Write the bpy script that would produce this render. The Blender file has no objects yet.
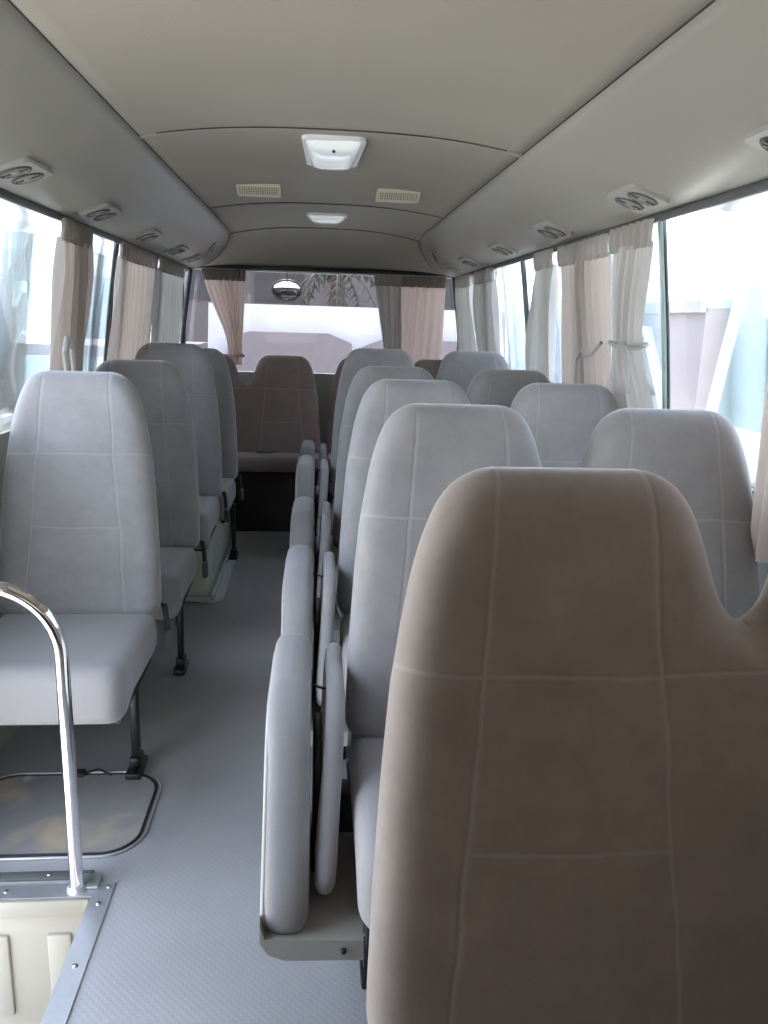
import bpy, bmesh, math, random
import numpy as np
from mathutils import Vector, Matrix
R = math.radians
rnd = random.Random(5)
scene = bpy.context.scene
C = scene.collection

# ------------------------------------------------------------ camera, light, exposure
cam = bpy.data.cameras.new('camera'); cam_o = bpy.data.objects.new('camera', cam); C.objects.link(cam_o)
cam.sensor_fit = 'HORIZONTAL'; cam.sensor_width = 36.0; cam.lens = 36.0*800.8/768; cam.clip_start = 0.05
right = Vector((0.99622, -0.08141, 0.03029)); up = Vector((-0.01061, 0.23208, 0.97264)); fwd = Vector((0.08621, 0.96928, -0.23034))
m = Matrix((right, up, -fwd)).transposed().to_4x4(); m.translation = Vector((-0.045, 0, 1.30))
cam_o.matrix_world = m
scene.camera = cam_o
scene.view_settings.view_transform = 'Standard'; scene.view_settings.look = 'None'
scene.view_settings.gamma = 1.0; scene.view_settings.use_curve_mapping = False
scene.view_settings.exposure = 2.0

w = bpy.data.worlds.new('sky'); scene.world = w; w.use_nodes = True
nt = w.node_tree; bg = nt.nodes['Background']
tc = nt.nodes.new('ShaderNodeTexCoord'); sx = nt.nodes.new('ShaderNodeSeparateXYZ'); rp = nt.nodes.new('ShaderNodeValToRGB')
nt.links.new(tc.outputs['Generated'], sx.inputs[0]); nt.links.new(sx.outputs['Z'], rp.inputs[0]); nt.links.new(rp.outputs[0], bg.inputs[0])
rp.color_ramp.elements[0].position = 0.0; rp.color_ramp.elements[0].color = (0.79, 0.875, 1.0, 1)
rp.color_ramp.elements[1].position = 0.7; rp.color_ramp.elements[1].color = (0.62, 0.75, 1.0, 1)
bg.inputs[1].default_value = 2.0

sun = bpy.data.lights.new('sun', 'SUN'); sun.energy = 4.6; sun.angle = R(1.0); sun.color = (1, 0.93, 0.84)
sun_o = bpy.data.objects.new('sun', sun); C.objects.link(sun_o); sun_o.location = (0, 12, 12)
sun_o.rotation_euler = Vector((0.06, -0.62, -0.78)).to_track_quat('-Z', 'Y').to_euler()

def portal(name, loc, rot, sx_, sy_):            # sampling guide in a window opening, gives no light itself
    l = bpy.data.lights.new(name, 'AREA'); l.shape = 'RECTANGLE'; l.size = sx_; l.size_y = sy_; l.cycles.is_portal = True
    o = bpy.data.objects.new(name, l); C.objects.link(o); o.location = loc; o.rotation_euler = rot
portal('window_portal', (-1.02, 2.3, 1.15), (0, R(-90), 0), 1.4, 6.4)
portal('window_portal', (1.02, 2.3, 1.15), (0, R(90), 0), 1.1, 6.4)
portal('window_portal', (0, 5.75, 1.25), (R(-90), 0, 0), 1.8, 0.9)

# ------------------------------------------------------------ materials
def new_mat(name, col=(.5, .5, .5), rough=.5, metal=0.0, spec=.5, bump=None, var=None, sheen=0, emit=None):
    ma = bpy.data.materials.new(name); ma.use_nodes = True; n = ma.node_tree.nodes; l = ma.node_tree.links
    b = n['Principled BSDF']; b.inputs['Base Color'].default_value = (*col, 1); b.inputs['Roughness'].default_value = rough
    b.inputs['Metallic'].default_value = metal; b.inputs['Specular IOR Level'].default_value = spec
    if sheen: b.inputs['Sheen Weight'].default_value = sheen; b.inputs['Sheen Roughness'].default_value = .4
    if emit: b.inputs['Emission Color'].default_value = (*emit[0], 1); b.inputs['Emission Strength'].default_value = emit[1]
    t = n.new('ShaderNodeTexCoord')
    if bump:
        no = n.new('ShaderNodeTexNoise'); no.inputs['Scale'].default_value = bump[0]; no.inputs['Detail'].default_value = 3
        bu = n.new('ShaderNodeBump'); bu.inputs['Strength'].default_value = bump[1]; bu.inputs['Distance'].default_value = .002
        l.new(t.outputs['Object'], no.inputs['Vector']); l.new(no.outputs[0], bu.inputs['Height']); l.new(bu.outputs[0], b.inputs['Normal'])
    if var:   # (scale, colour2, low, high)
        no = n.new('ShaderNodeTexNoise'); no.inputs['Scale'].default_value = var[0]; no.inputs['Detail'].default_value = 5
        rr = n.new('ShaderNodeValToRGB'); rr.color_ramp.elements[0].position = var[2]; rr.color_ramp.elements[1].position = var[3]
        rr.color_ramp.elements[0].color = (*col, 1); rr.color_ramp.elements[1].color = (*var[1], 1)
        l.new(t.outputs['Object'], no.inputs['Vector']); l.new(no.outputs[0], rr.inputs[0]); l.new(rr.outputs[0], b.inputs['Base Color'])
    return ma

def math_node(n, l, op, a, b=None, c=None):
    k = n.new('ShaderNodeMath'); k.operation = op
    for i, v in enumerate((a, b, c)):
        if v is None: continue
        if isinstance(v, (int, float)): k.inputs[i].default_value = v
        else: l.new(v, k.inputs[i])
    return k.outputs[0]

FAB = (0.275, 0.264, 0.262); FAB2 = (0.44, 0.41, 0.385)
def seat_fabric(name, centre, FAB=FAB):
    """velour with stitched seams: two upright seams either side of each person's place, two across"""
    ma = new_mat(name, FAB, .95, sheen=.55, spec=.2); n = ma.node_tree.nodes; l = ma.node_tree.links; b = n['Principled BSDF']
    t = n.new('ShaderNodeTexCoord'); s = n.new('ShaderNodeSeparateXYZ'); l.new(t.outputs['Object'], s.inputs[0])
    x, z = s.outputs[0], s.outputs[2]
    wob = n.new('ShaderNodeTexNoise'); wob.inputs['Scale'].default_value = 6; l.new(t.outputs['Object'], wob.inputs['Vector'])
    wv = math_node(n, l, 'MULTIPLY', math_node(n, l, 'SUBTRACT', wob.outputs[0], .5), .02)
    ax = math_node(n, l, 'ABSOLUTE', math_node(n, l, 'SUBTRACT', math_node(n, l, 'ABSOLUTE', x), centre))
    off = math_node(n, l, 'MULTIPLY_ADD', z, -.075, .142)
    dv = math_node(n, l, 'ABSOLUTE', math_node(n, l, 'ADD', math_node(n, l, 'SUBTRACT', ax, off), wv))
    dh = math_node(n, l, 'ABSOLUTE', math_node(n, l, 'ADD', math_node(n, l, 'SUBTRACT', math_node(n, l, 'ABSOLUTE', math_node(n, l, 'SUBTRACT', z, .378)), .104), wv))
    low = math_node(n, l, 'MULTIPLY', math_node(n, l, 'LESS_THAN', z, .38), math_node(n, l, 'GREATER_THAN', ax, off))
    dh = math_node(n, l, 'ADD', dh, low)
    d = math_node(n, l, 'MINIMUM', dv, dh)
    mr = n.new('ShaderNodeMapRange'); mr.interpolation_type = 'SMOOTHSTEP'; mr.inputs[1].default_value = .0012; mr.inputs[2].default_value = .0035
    mr.inputs[3].default_value = 1; mr.inputs[4].default_value = 0; l.new(d, mr.inputs[0])
    gr = n.new('ShaderNodeMapRange'); gr.interpolation_type = 'SMOOTHSTEP'; gr.inputs[1].default_value = 0; gr.inputs[2].default_value = .007
    gr.inputs[3].default_value = 0; gr.inputs[4].default_value = 1; l.new(d, gr.inputs[0])
    no = n.new('ShaderNodeTexNoise'); no.inputs['Scale'].default_value = 9; no.inputs['Detail'].default_value = 9; no.inputs['Roughness'].default_value = .7; l.new(t.outputs['Object'], no.inputs['Vector'])
    rr = n.new('ShaderNodeValToRGB'); rr.color_ramp.elements[0].position = .36; rr.color_ramp.elements[1].position = .66
    rr.color_ramp.elements[0].color = (*[c*.93 for c in FAB], 1); rr.color_ramp.elements[1].color = (*[c*1.16 for c in FAB], 1)
    l.new(no.outputs[0], rr.inputs[0])
    mx = n.new('ShaderNodeMixRGB'); l.new(rr.outputs[0], mx.inputs[1]); mx.inputs[2].default_value = (.43, .40, .37, 1)
    l.new(math_node(n, l, 'MULTIPLY', mr.outputs[0], .36), mx.inputs[0]); l.new(mx.outputs[0], b.inputs['Base Color'])
    fn = n.new('ShaderNodeTexNoise'); fn.inputs['Scale'].default_value = 400; l.new(t.outputs['Object'], fn.inputs['Vector'])
    b1 = n.new('ShaderNodeBump'); b1.inputs['Distance'].default_value = .004; b1.inputs['Strength'].default_value = .22; l.new(gr.outputs[0], b1.inputs['Height'])
    b2 = n.new('ShaderNodeBump'); b2.inputs['Distance'].default_value = .0006; b2.inputs['Strength'].default_value = .4; l.new(fn.outputs[0], b2.inputs['Height'])
    l.new(b1.outputs[0], b2.inputs['Normal']); l.new(b2.outputs[0], b.inputs['Normal'])
    return ma

M = {}
M['back1'] = seat_fabric('single_back_velour', 0.0)
M['back2'] = seat_fabric('double_back_velour', 0.2275)
M['back2_warm_shade'] = seat_fabric('shade_brown_double_back_velour', 0.2275, (.295, .25, .218))  # grey velour browned: warm dim light painted into the colour
M['bench_back'] = seat_fabric('shade_brown_bench_back_velour', 0.2275, (.25, .19, .17))  # darker and browner: warm shade at the rear put into the colour
M['bench_fabric'] = new_mat('shade_brown_bench_velour', (.27, .215, .195), .95, sheen=.5, spec=.2, bump=(300, .3))  # bench cushions carry the same painted warm shade
M['fabric'] = new_mat('velour', FAB, .95, sheen=.35, spec=.2, bump=(300, .3), var=(6, [c*1.1 for c in FAB], .35, .75))
M['vinyl_side'] = new_mat('beige_vinyl', (.42, .40, .37), .6, bump=(60, .2))
M['black'] = new_mat('black_metal', (.012, .012, .013), .4)
M['darkplastic'] = new_mat('dark_plastic', (.03, .03, .032), .5)
M['greyplastic'] = new_mat('grey_plastic', (.12, .12, .115), .5)
M['belt'] = new_mat('buckle_plastic', (.13, .13, .12), .55)
M['ceiling'] = new_mat('headliner', (.315, .292, .238), .6, bump=(120, .25), var=(1.6, (.295, .272, .222), .35, .75))
M['duct'] = new_mat('duct_vinyl', (.30, .29, .245), .38, bump=(90, .15), var=(1.2, (.288, .27, .23), .35, .8))
M['seam'] = new_mat('seam_trim', (.33, .31, .27), .5)
M['seamdark'] = new_mat('dark_rubber', (.02, .02, .02), .6)
M['rail'] = new_mat('window_rail', (.09, .095, .09), .45)
M['wall'] = new_mat('wall_vinyl', (.38, .39, .35), .55, bump=(80, .2))
M['cream'] = new_mat('cream_paint', (.32, .30, .245), .4, bump=(12, .15), var=(3, (.29, .275, .225), .55, .8))
M['chrome'] = new_mat('chrome', (.86, .86, .87), .08, metal=1)
M['alu'] = new_mat('aluminium', (.60, .61, .62), .4, metal=.75, bump=(70, .3), var=(9, (.48, .49, .50), .5, .75))
M['green'] = new_mat('arch_paint', (.66, .70, .58), .3)
M['clear'] = new_mat('scuffed_plastic', (.6, .61, .6), .2)
M['white'] = new_mat('white_plastic', (.82, .84, .83), .35)
M['speaker'] = new_mat('cream_plastic', (.66, .60, .45), .5)
M['greenedge'] = new_mat('glass_edge', (.30, .38, .35), .2)
M['belt_web'] = new_mat('webbing', (.03, .03, .03), .8)
M['mirror'] = new_mat('mirror', (.8, .82, .85), .03, metal=1)
M['bench_base'] = new_mat('bench_base_brown', (.035, .027, .025), .7)
M['front_brown'] = new_mat('unseen_front_trim_brown', (.11, .078, .06), .7)  # unseen front trim, made brown to warm the light on the seats

# lens of the ceiling lamps; faint glow painted in for reflected light
def lens_mat():
    ma = new_mat('lamp_lens', (.92, .95, .95), .12, emit=((.93, 1, 1), .06)); b = ma.node_tree.nodes['Principled BSDF']
    b.inputs['Transmission Weight'].default_value = .25; b.inputs['Coat Weight'].default_value = .6
    return ma
M['lens'] = lens_mat()

def glass_mat(name, tint, refl=.06):
    ma = bpy.data.materials.new(name); ma.use_nodes = True; n = ma.node_tree.nodes; l = ma.node_tree.links; n.clear()
    o = n.new('ShaderNodeOutputMaterial'); tr = n.new('ShaderNodeBsdfTransparent'); tr.inputs[0].default_value = (*tint, 1)
    g = n.new('ShaderNodeBsdfGlossy'); g.inputs['Roughness'].default_value = .02
    fr = n.new('ShaderNodeFresnel'); fr.inputs[0].default_value = 1.45
    mx = n.new('ShaderNodeMixShader'); l.new(math_node(n, l, 'MULTIPLY', fr.outputs[0], refl/.04), mx.inputs[0])
    l.new(tr.outputs[0], mx.inputs[1]); l.new(g.outputs[0], mx.inputs[2]); l.new(mx.outputs[0], o.inputs[0])
    return ma
M['screenglass'] = glass_mat('screen_glass', (.48, .43, .38), .05)
M['glass'] = glass_mat('clear_glass', (.94, .955, .96), .03)
M['rearglass'] = glass_mat('rear_glass', (.66, .64, .65), .05)

def curtain_mat(name, col, trans, amount=.45):
    ma = bpy.data.materials.new(name); ma.use_nodes = True; n = ma.node_tree.nodes; l = ma.node_tree.links; n.clear()
    o = n.new('ShaderNodeOutputMaterial'); d = n.new('ShaderNodeBsdfDiffuse'); t = n.new('ShaderNodeBsdfTranslucent')
    d.inputs[0].default_value = (*col, 1); t.inputs[0].default_value = (*trans, 1)
    tc = n.new('ShaderNodeTexCoord'); wv = n.new('ShaderNodeTexNoise'); wv.inputs['Scale'].default_value = 250
    bu = n.new('ShaderNodeBump'); bu.inputs['Distance'].default_value = .001; bu.inputs['Strength'].default_value = .3
    l.new(tc.outputs['Object'], wv.inputs['Vector']); l.new(wv.outputs[0], bu.inputs['Height']); l.new(bu.outputs[0], d.inputs['Normal'])
    mx = n.new('ShaderNodeMixShader'); mx.inputs[0].default_value = amount
    l.new(d.outputs[0], mx.inputs[1]); l.new(t.outputs[0], mx.inputs[2]); l.new(mx.outputs[0], o.inputs[0])
    return ma
M['curtain'] = curtain_mat('curtain_cloth', (.46, .41, .37), (.50, .40, .33), .30)
M['curtain_grey'] = curtain_mat('curtain_cloth_grey', (.50, .48, .45), (.46, .42, .37), .25)
M['curtain_sunlit'] = curtain_mat('curtain_cloth_sunlit', (.52, .43, .37), (.78, .62, .52), .5)  # brighter, pinker curtain cloth: sun shining through is put into the colour
M['header'] = curtain_mat('curtain_header', (.28, .25, .22), (.22, .18, .15), .2)
M['header_grey'] = curtain_mat('curtain_header_grey', (.42, .39, .36), (.3, .27, .24), .25)
M['curtain_dimmer'] = curtain_mat('curtain_dimmer', (.30, .22, .17), (.44, .29, .20), .42)  # cloth of the unseen added curtains, brown to dim and warm the light

def floor_mat():
    ma = new_mat('floor_vinyl', (.2, .2, .215), .36, spec=.9); n = ma.node_tree.nodes; l = ma.node_tree.links; b = n['Principled BSDF']
    t = n.new('ShaderNodeTexCoord')
    no = n.new('ShaderNodeTexNoise'); no.inputs['Scale'].default_value = 2.2; no.inputs['Detail'].default_value = 7; no.inputs['Roughness'].default_value = .65
    l.new(t.outputs['Object'], no.inputs['Vector'])
    rr = n.new('ShaderNodeValToRGB'); e = rr.color_ramp.elements
    e[0].position = .35; e[0].color = (.34, .335, .335, 1); e[1].position = .58; e[1].color = (.385, .378, .375, 1)
    k = e.new(.70); k.color = (.42, .37, .30, 1)
    l.new(no.outputs[0], rr.inputs[0]); l.new(rr.outputs[0], b.inputs['Base Color'])
    vo = n.new('ShaderNodeTexVoronoi'); vo.inputs['Scale'].default_value = 85; vo.inputs['Randomness'].default_value = .0
    mp = n.new('ShaderNodeMapping'); mp.inputs['Rotation'].default_value = (0, 0, R(45)); l.new(t.outputs['Object'], mp.inputs[0]); l.new(mp.outputs[0], vo.inputs['Vector'])
    mr = n.new('ShaderNodeMapRange'); mr.inputs[1].default_value = .15; mr.inputs[2].default_value = .5; mr.inputs[3].default_value = 1; mr.inputs[4].default_value = 0; l.new(vo.outputs[0], mr.inputs[0])
    bu = n.new('ShaderNodeBump'); bu.inputs['Distance'].default_value = .0016; bu.inputs['Strength'].default_value = .22; l.new(mr.outputs[0], bu.inputs['Height']); l.new(bu.outputs[0], b.inputs['Normal'])
    n2 = n.new('ShaderNodeTexNoise'); n2.inputs['Scale'].default_value = 5; l.new(t.outputs['Object'], n2.inputs['Vector'])
    m2 = n.new('ShaderNodeMapRange'); m2.inputs[3].default_value = .29; m2.inputs[4].default_value = .42; l.new(n2.outputs[0], m2.inputs[0]); l.new(m2.outputs[0], b.inputs['Roughness'])
    return ma
M['floor'] = floor_mat()
M['hatch'] = new_mat('hatch_vinyl', (.30, .285, .275), .5, bump=(60, .3), var=(4.5, (.50, .41, .29), .52, .66))
M['ground'] = new_mat('ground', (.72, .68, .60), .9, var=(.6, (.64, .60, .53), .4, .7))

# ------------------------------------------------------------ helpers
def link(name, bm, mat, parent=None, smooth=True, sharp=35):
    me = bpy.data.meshes.new(name); bmesh.ops.recalc_face_normals(bm, faces=bm.faces); bm.to_mesh(me); bm.free()
    o = bpy.data.objects.new(name, me); C.objects.link(o); me.materials.append(mat)
    if smooth:
        for p in me.polygons: p.use_smooth = True
        me.set_sharp_from_angle(angle=R(sharp))
    if parent: o.parent = parent
    return o
def empty(name, loc=(0, 0, 0), rz=0):
    o = bpy.data.objects.new(name, None); C.objects.link(o); o.location = loc; o.rotation_euler = (0, 0, rz); o.empty_display_size = .1
    return o
def tag(o, label, cat, group=None, kind=None):
    o['label'] = label; o['category'] = cat
    if group: o['group'] = group
    if kind: o['kind'] = kind
    return o
def struct(o, label=None):
    o['kind'] = 'structure'
    if label: o['label'] = label
    return o
def copy_tree(o, parent=None):
    c = o.copy(); C.objects.link(c)
    if parent: c.parent = parent
    for ch in [k for k in C.objects if k.parent == o]: copy_tree(ch, c)
    return c
def box(bm, c, s, bev=0.0, seg=2, rot=None):
    ve = bmesh.ops.create_cube(bm, size=1)['verts']
    for v in ve: v.co = Vector((v.co.x*s[0], v.co.y*s[1], v.co.z*s[2]))
    if bev:
        ed = list({e for v in ve for e in v.link_edges})
        r = bmesh.ops.bevel(bm, geom=ed, offset=bev, segments=seg, affect='EDGES', profile=.5)
        ve = list({v for f in r['faces'] for v in f.verts} | {v for v in ve if v.is_valid})
    for v in ve:
        p = v.co.copy()
        if rot is not None: p = rot @ p
        v.co = p + Vector(c)
    return ve
def tube(bm, pts, r, seg=12, cap=True):
    pts = [Vector(p) for p in pts]; rings = []
    ref = None
    for i, p in enumerate(pts):
        d = (pts[min(i+1, len(pts)-1)] - pts[max(i-1, 0)]).normalized()
        if ref is None: ref = Vector((0, 0, 1)) if abs(d.z) < .9 else Vector((1, 0, 0))
        a = d.cross(ref).normalized(); b = a.cross(d).normalized(); ref = b
        rr = r[i] if isinstance(r, (list, tuple)) else r
        rings.append([bm.verts.new(p + a*math.cos(2*math.pi*k/seg)*rr + b*math.sin(2*math.pi*k/seg)*rr) for k in range(seg)])
    for i in range(len(rings)-1):
        for k in range(seg): bm.faces.new((rings[i][k], rings[i][(k+1) % seg], rings[i+1][(k+1) % seg], rings[i+1][k]))
    if cap: bm.faces.new(rings[0]); bm.faces.new(rings[-1][::-1])
def arc_pts(c, r, a0, a1, n, ax=(1, 0, 0), ay=(0, 0, 1)):
    ax, ay, c = Vector(ax), Vector(ay), Vector(c)
    return [c + ax*r*math.cos(a0+(a1-a0)*i/n) + ay*r*math.sin(a0+(a1-a0)*i/n) for i in range(n+1)]
def grid_mesh(bm, P, closed_u=False):
    V = [[bm.verts.new(p) for p in row] for row in P]
    for i in range(len(V)-1):
        for j in range(len(V[0])-1): bm.faces.new((V[i][j], V[i][j+1], V[i+1][j+1], V[i+1][j]))
    return V
def prism(bm, poly, a, b, axis='x'):
    """extrude closed 2-D polygon between a and b along an axis"""
    def P(u, v, t): return {'x': (t, u, v), 'y': (u, t, v), 'z': (u, v, t)}[axis]
    A = [bm.verts.new(P(u, v, a)) for u, v in poly]; B = [bm.verts.new(P(u, v, b)) for u, v in poly]
    bm.faces.new(A); bm.faces.new(B[::-1])
    for i in range(len(poly)): bm.faces.new((A[i], A[(i+1) % len(poly)], B[(i+1) % len(poly)], B[i]))
    return A + B
def rrect(w, h, r, n=6, cx=0, cy=0):
    out = []
    for (sx_, sy_, a0) in ((1, -1, -90), (1, 1, 0), (-1, 1, 90), (-1, -1, 180)):
        for i in range(n+1):
            a = R(a0 + 90*i/n); out.append((cx+sx_*(w/2-r)+r*math.cos(a), cy+sy_*(h/2-r)+r*math.sin(a)))
    return out
def bevel_all(bm, off, seg=2, ang=30):
    ed = [e for e in bm.edges if len(e.link_faces) == 2 and e.calc_face_angle(0) > R(ang)]
    bmesh.ops.bevel(bm, geom=ed, offset=off, segments=seg, affect='EDGES', profile=.5)

# padded slab from rows of spans; half-thickness T, edge radius r, superellipse power n
def seg_dist(P, poly):
    A = np.array(poly); B = np.roll(A, -1, axis=0); d = B-A; L = (d**2).sum(1)+1e-12
    ap = P[:, None, :]-A[None]; t = np.clip((ap*d[None]).sum(2)/L[None], 0, 1)
    q = A[None]+t[..., None]*d[None]-P[:, None, :]
    return np.sqrt((q**2).sum(2).min(1))
def slab(bm, grids, outline, T, r, n=2.2, bulge=0.0, back_T=None, warp=None):
    """grids: list of 2-D arrays of (u,v); outline polygon; produces front (-y) and back (+y) surfaces"""
    allv = []
    for G in grids:
        ny, nx, _ = G.shape; P = G.reshape(-1, 2); d = seg_dist(P, outline)
        f = (1-np.clip(1-d/r, 0, 1)**n)**(1/n)
        bl = bulge*np.clip(d/.2, 0, 1)**.7
        for sgn, TT in ((-1, T), (1, back_T if back_T is not None else T)):
            y = sgn*(TT*f + (bl if sgn < 0 else 0))
            vs = []
            for (u, v), yy in zip(P, y):
                c = Vector((u, yy, v))
                if warp: c = warp(c)
                vs.append(bm.verts.new(c))
            allv += vs
            for i in range(ny-1):
                for j in range(nx-1):
                    q = (vs[i*nx+j], vs[i*nx+j+1], vs[(i+1)*nx+j+1], vs[(i+1)*nx+j])
                    bm.faces.new(q if sgn < 0 else q[::-1])
    bmesh.ops.remove_doubles(bm, verts=allv, dist=1e-5)
    bmesh.ops.dissolve_degenerate(bm, edges=bm.edges, dist=1e-6)

def cosp(n, p=1.0): return [0.5-0.5*math.cos(math.pi*i/n) for i in range(n+1)]
# seat-back hump: half width at drop h below the top
HW = [(0, .088), (.003, .104), (.010, .121), (.022, .137), (.04, .151), (.065, .163), (.10, .175), (.14, .185), (.19, .194), (.26, .205), (.36, .214), (.5, .223), (.65, .229), (.69, .226), (.712, .218), (.72, .206)]
HWI = [(0, .088), (.003, .104), (.010, .121), (.022, .137), (.04, .151), (.065, .163), (.09, .171), (.12, .180), (.150, .190), (.165, .197), (.175, .206), (.182, .217), (.185, .2275)]
def interp(t, x):
    if x <= t[0][0]: return t[0][1]
    for (a, b), (c, d) in zip(t, t[1:]):
        if x <= c: return b+(d-b)*(x-a)/(c-a)
    return t[-1][1]
def drop_rows(H):
    hs = [0, .003, .008, .014, .022, .032, .044, .058, .075, .092, .11, .128, .145, .16, .17, .177, .182, .185]
    h = .190
    while h < H-.06: hs.append(h); h += .007 if h < .27 else .024
    hs += [H-.055, H-.042, H-.030, H-.018, H-.009, H-.003, H]
    return hs
def botsc(H, h):  # rounding of the lower corners
    d = H-h
    return 0 if d > .05 else .03*(1-d/.05)**2
def backrest_mesh(double, H=.72, T=.048, warp=None):
    bm = bmesh.new(); rows = drop_rows(H); us = cosp(34)
    if not double:
        G = np.array([[(-1*(interp(HW, h*.72/H)-botsc(H, h))+2*(interp(HW, h*.72/H)-botsc(H, h))*u, H-h) for u in us] for h in rows])
        out = [tuple(G[i, -1]) for i in range(len(rows))] + [tuple(G[i, 0]) for i in reversed(range(len(rows)))]
        slab(bm, [G], out, T, .055, 2.3, .012, warp=warp)
    else:
        gs = []; c = .2275
        for s in (-1, 1):
            g = []
            for h in rows:
                o = interp(HW, h)-botsc(H, h); i_ = interp(HWI, h)
                a, b = s*c + s*o, s*c - s*i_
                if h >= .185: b = 0.0
                if s < 0: g.append([(a+(b-a)*u, H-h) for u in us])
                else: g.append([(b+(a-b)*u, H-h) for u in us])
            gs.append(np.array(g))
        ia = [i for i, h in enumerate(rows) if h <= .185]
        L, Rr = gs
        out = [tuple(L[i, 0]) for i in reversed(range(len(rows)))] + [tuple(L[i, -1]) for i in ia] + [tuple(Rr[i, 0]) for i in reversed(ia)] + [tuple(Rr[i, -1]) for i in range(len(rows))]
        cl = [out[0]]
        for p in out[1:]:
            if (p[0]-cl[-1][0])**2+(p[1]-cl[-1][1])**2 > 1e-10: cl.append(p)
        slab(bm, gs, cl, T, .055, 2.3, .012, warp=warp)
    return bm
def pad_mesh(W_, D_, T, r=.045, corner=.05, n=3.2, bulge=.006, nu=26, nv=26, skew=None, taper=None):
    """cushion: rounded rect in (u,v), thickness on y (front is -y)"""
    rows = [(-D_/2+D_*t) for t in cosp(nv)]
    def hw(v):
        d = D_/2-abs(v)
        wv = W_/2
        if d < corner: wv -= corner-math.sqrt(max(0, corner**2-(corner-d)**2))
        return wv
    G = np.array([[(-hw(v)+2*hw(v)*u, v) for u in cosp(nu)] for v in rows])
    out = [tuple(G[i, -1]) for i in range(len(rows))] + [tuple(G[i, 0]) for i in reversed(range(len(rows)))]
    bm = bmesh.new(); slab(bm, [G], out, T, r, n, bulge)
    return bm
def xform(bm, mat):
    for v in bm.verts: v.co = mat @ v.co

# ------------------------------------------------------------ the setting
S, ZS, W, ZW, ZC, YR, YF = .537, 1.78, .87, 1.605, 1.82, 5.48, -1.9
def wall_x(z):
    return interp([(-.4, .985), (0, .985), (.5, .985), (.95, .955), (1.1, .94), (1.3, .915), (1.6, .87), (1.75, .83)], z)

# floor with the step well left out
bm = bmesh.new()
def quad(bm, x0, x1, y0, y1, z): bm.faces.new([bm.verts.new(p) for p in ((x0, y0, z), (x1, y0, z), (x1, y1, z), (x0, y1, z))])
WX, WY0, WY1 = -.525, .72, 1.648
box(bm, ((WX+.99)/2, (YF+5.6)/2, -.03), (.99-WX, 5.6-YF, .06)); box(bm, ((WX-.99)/2, (WY1+5.6)/2, -.03), (.99+WX, 5.6-WY1, .06)); box(bm, ((WX-.99)/2, (YF+WY0)/2, -.03), (.99+WX, WY0-YF, .06))
struct(link('floor', bm, M['floor'], smooth=False), 'grey dimpled vinyl floor along the aisle')

# step well: risers, lower step
well = empty('trim_1', (0, 0, 0)); struct(well, 'sunken step well beside the chrome rail')
bm = bmesh.new()
box(bm, (-.755, WY1-.012, -.20), (.47, .024, .38), .004)
for cx_ in (-.62, -.76, -.90): box(bm, (cx_, WY1-.026, -.20), (.055, .014, .22), .006)
box(bm, (WX-.012, (WY0+WY1)/2, -.20), (.024, WY1-WY0-.03, .38), .004)
link('riser_panel', bm, M['cream'], well)
M['rug'] = new_mat('step_mat', (.55, .50, .46), .9, bump=(90, .5), var=(28, (.36, .17, .13), .54, .6))
bm = bmesh.new(); box(bm, (-.765, (WY0+WY1)/2-.02, -.355), (.44, WY1-WY0-.05, .03), .01); link('step_tread', bm, M['rug'], well)
bm = bmesh.new()
prism(bm, [(-.99, 1.625), (-.545, 1.625), (-.545, WY0), (-.500, WY0), (-.500, 1.672), (-.99, 1.672)], .0, .004, 'z'); bevel_all(bm, .001)
box(bm, (-.545, (WY0+1.62)/2, -.02), (.004, 1.62-WY0, .045));
lip = bmesh.new(); box(lip, (-.77, 1.620, -.020), (.44, .010, .042), .003); lo = link('lip', lip, M['cream'], well)
eo = link('edge_strip', bm, M['alu'], well); eo['label'] = 'scuffed aluminium edge strip'
bm = bmesh.new(); box(bm, (-.77, 1.70, .0035), (.42, .028, .007), .002); tp = link('threshold_strip', bm, M['greyplastic'], well)
scr = bmesh.new()
for (x, y, z) in ((-.522, 1.60, .005), (-.522, 1.42, .005), (-.522, 1.20, .005), (-.66, 1.70, .008), (-.78, 1.70, .008), (-.74, 1.648, .005), (-.88, 1.648, .005), (-.512, 1.655, .005)):
    bmesh.ops.create_uvsphere(scr, u_segments=10, v_segments=6, radius=.006, matrix=Matrix.Translation((x, y, z)) @ Matrix.Diagonal((1, 1, .5, 1)))
link('rivet', scr, M['chrome'], well)

# floor hatch
hatch = empty('floor_hatch', (-.72, 1.955, 0)); tag(hatch, 'grey floor hatch with rounded corners and metal rim, dusty brown stains', 'hatch')
hp = rrect(.50, .38, .10, 10)
bm = bmesh.new(); prism(bm, rrect(.47, .35, .088, 10), .001, .005, 'z'); link('hatch_lid', bm, M['hatch'], hatch)
for rr_, nm, mt in ((0.0, 'rim', 'alu'), (.011, 'rim', 'seamdark')):
    bm = bmesh.new(); pts = rrect(.50-2*rr_, .38-2*rr_, .10-rr_, 10)
    pts3 = [(x, y, .004) for x, y in pts]; tube(bm, pts3+pts3[:1]+pts3[1:2], .0035 if rr_ == 0 else .004, 8, False)
    o = link(nm, bm, M[mt], hatch)
    o['label'] = 'shiny metal rim' if rr_ == 0 else 'black rubber seal'
bm = bmesh.new(); box(bm, (-.0, .175, .012), (.05, .03, .014), .004); tube(bm, [(.02, .175, .012), (.06, .19, .016), (.10, .165, .01)], .003, 8); link('latch', bm, M['darkplastic'], hatch)

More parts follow.
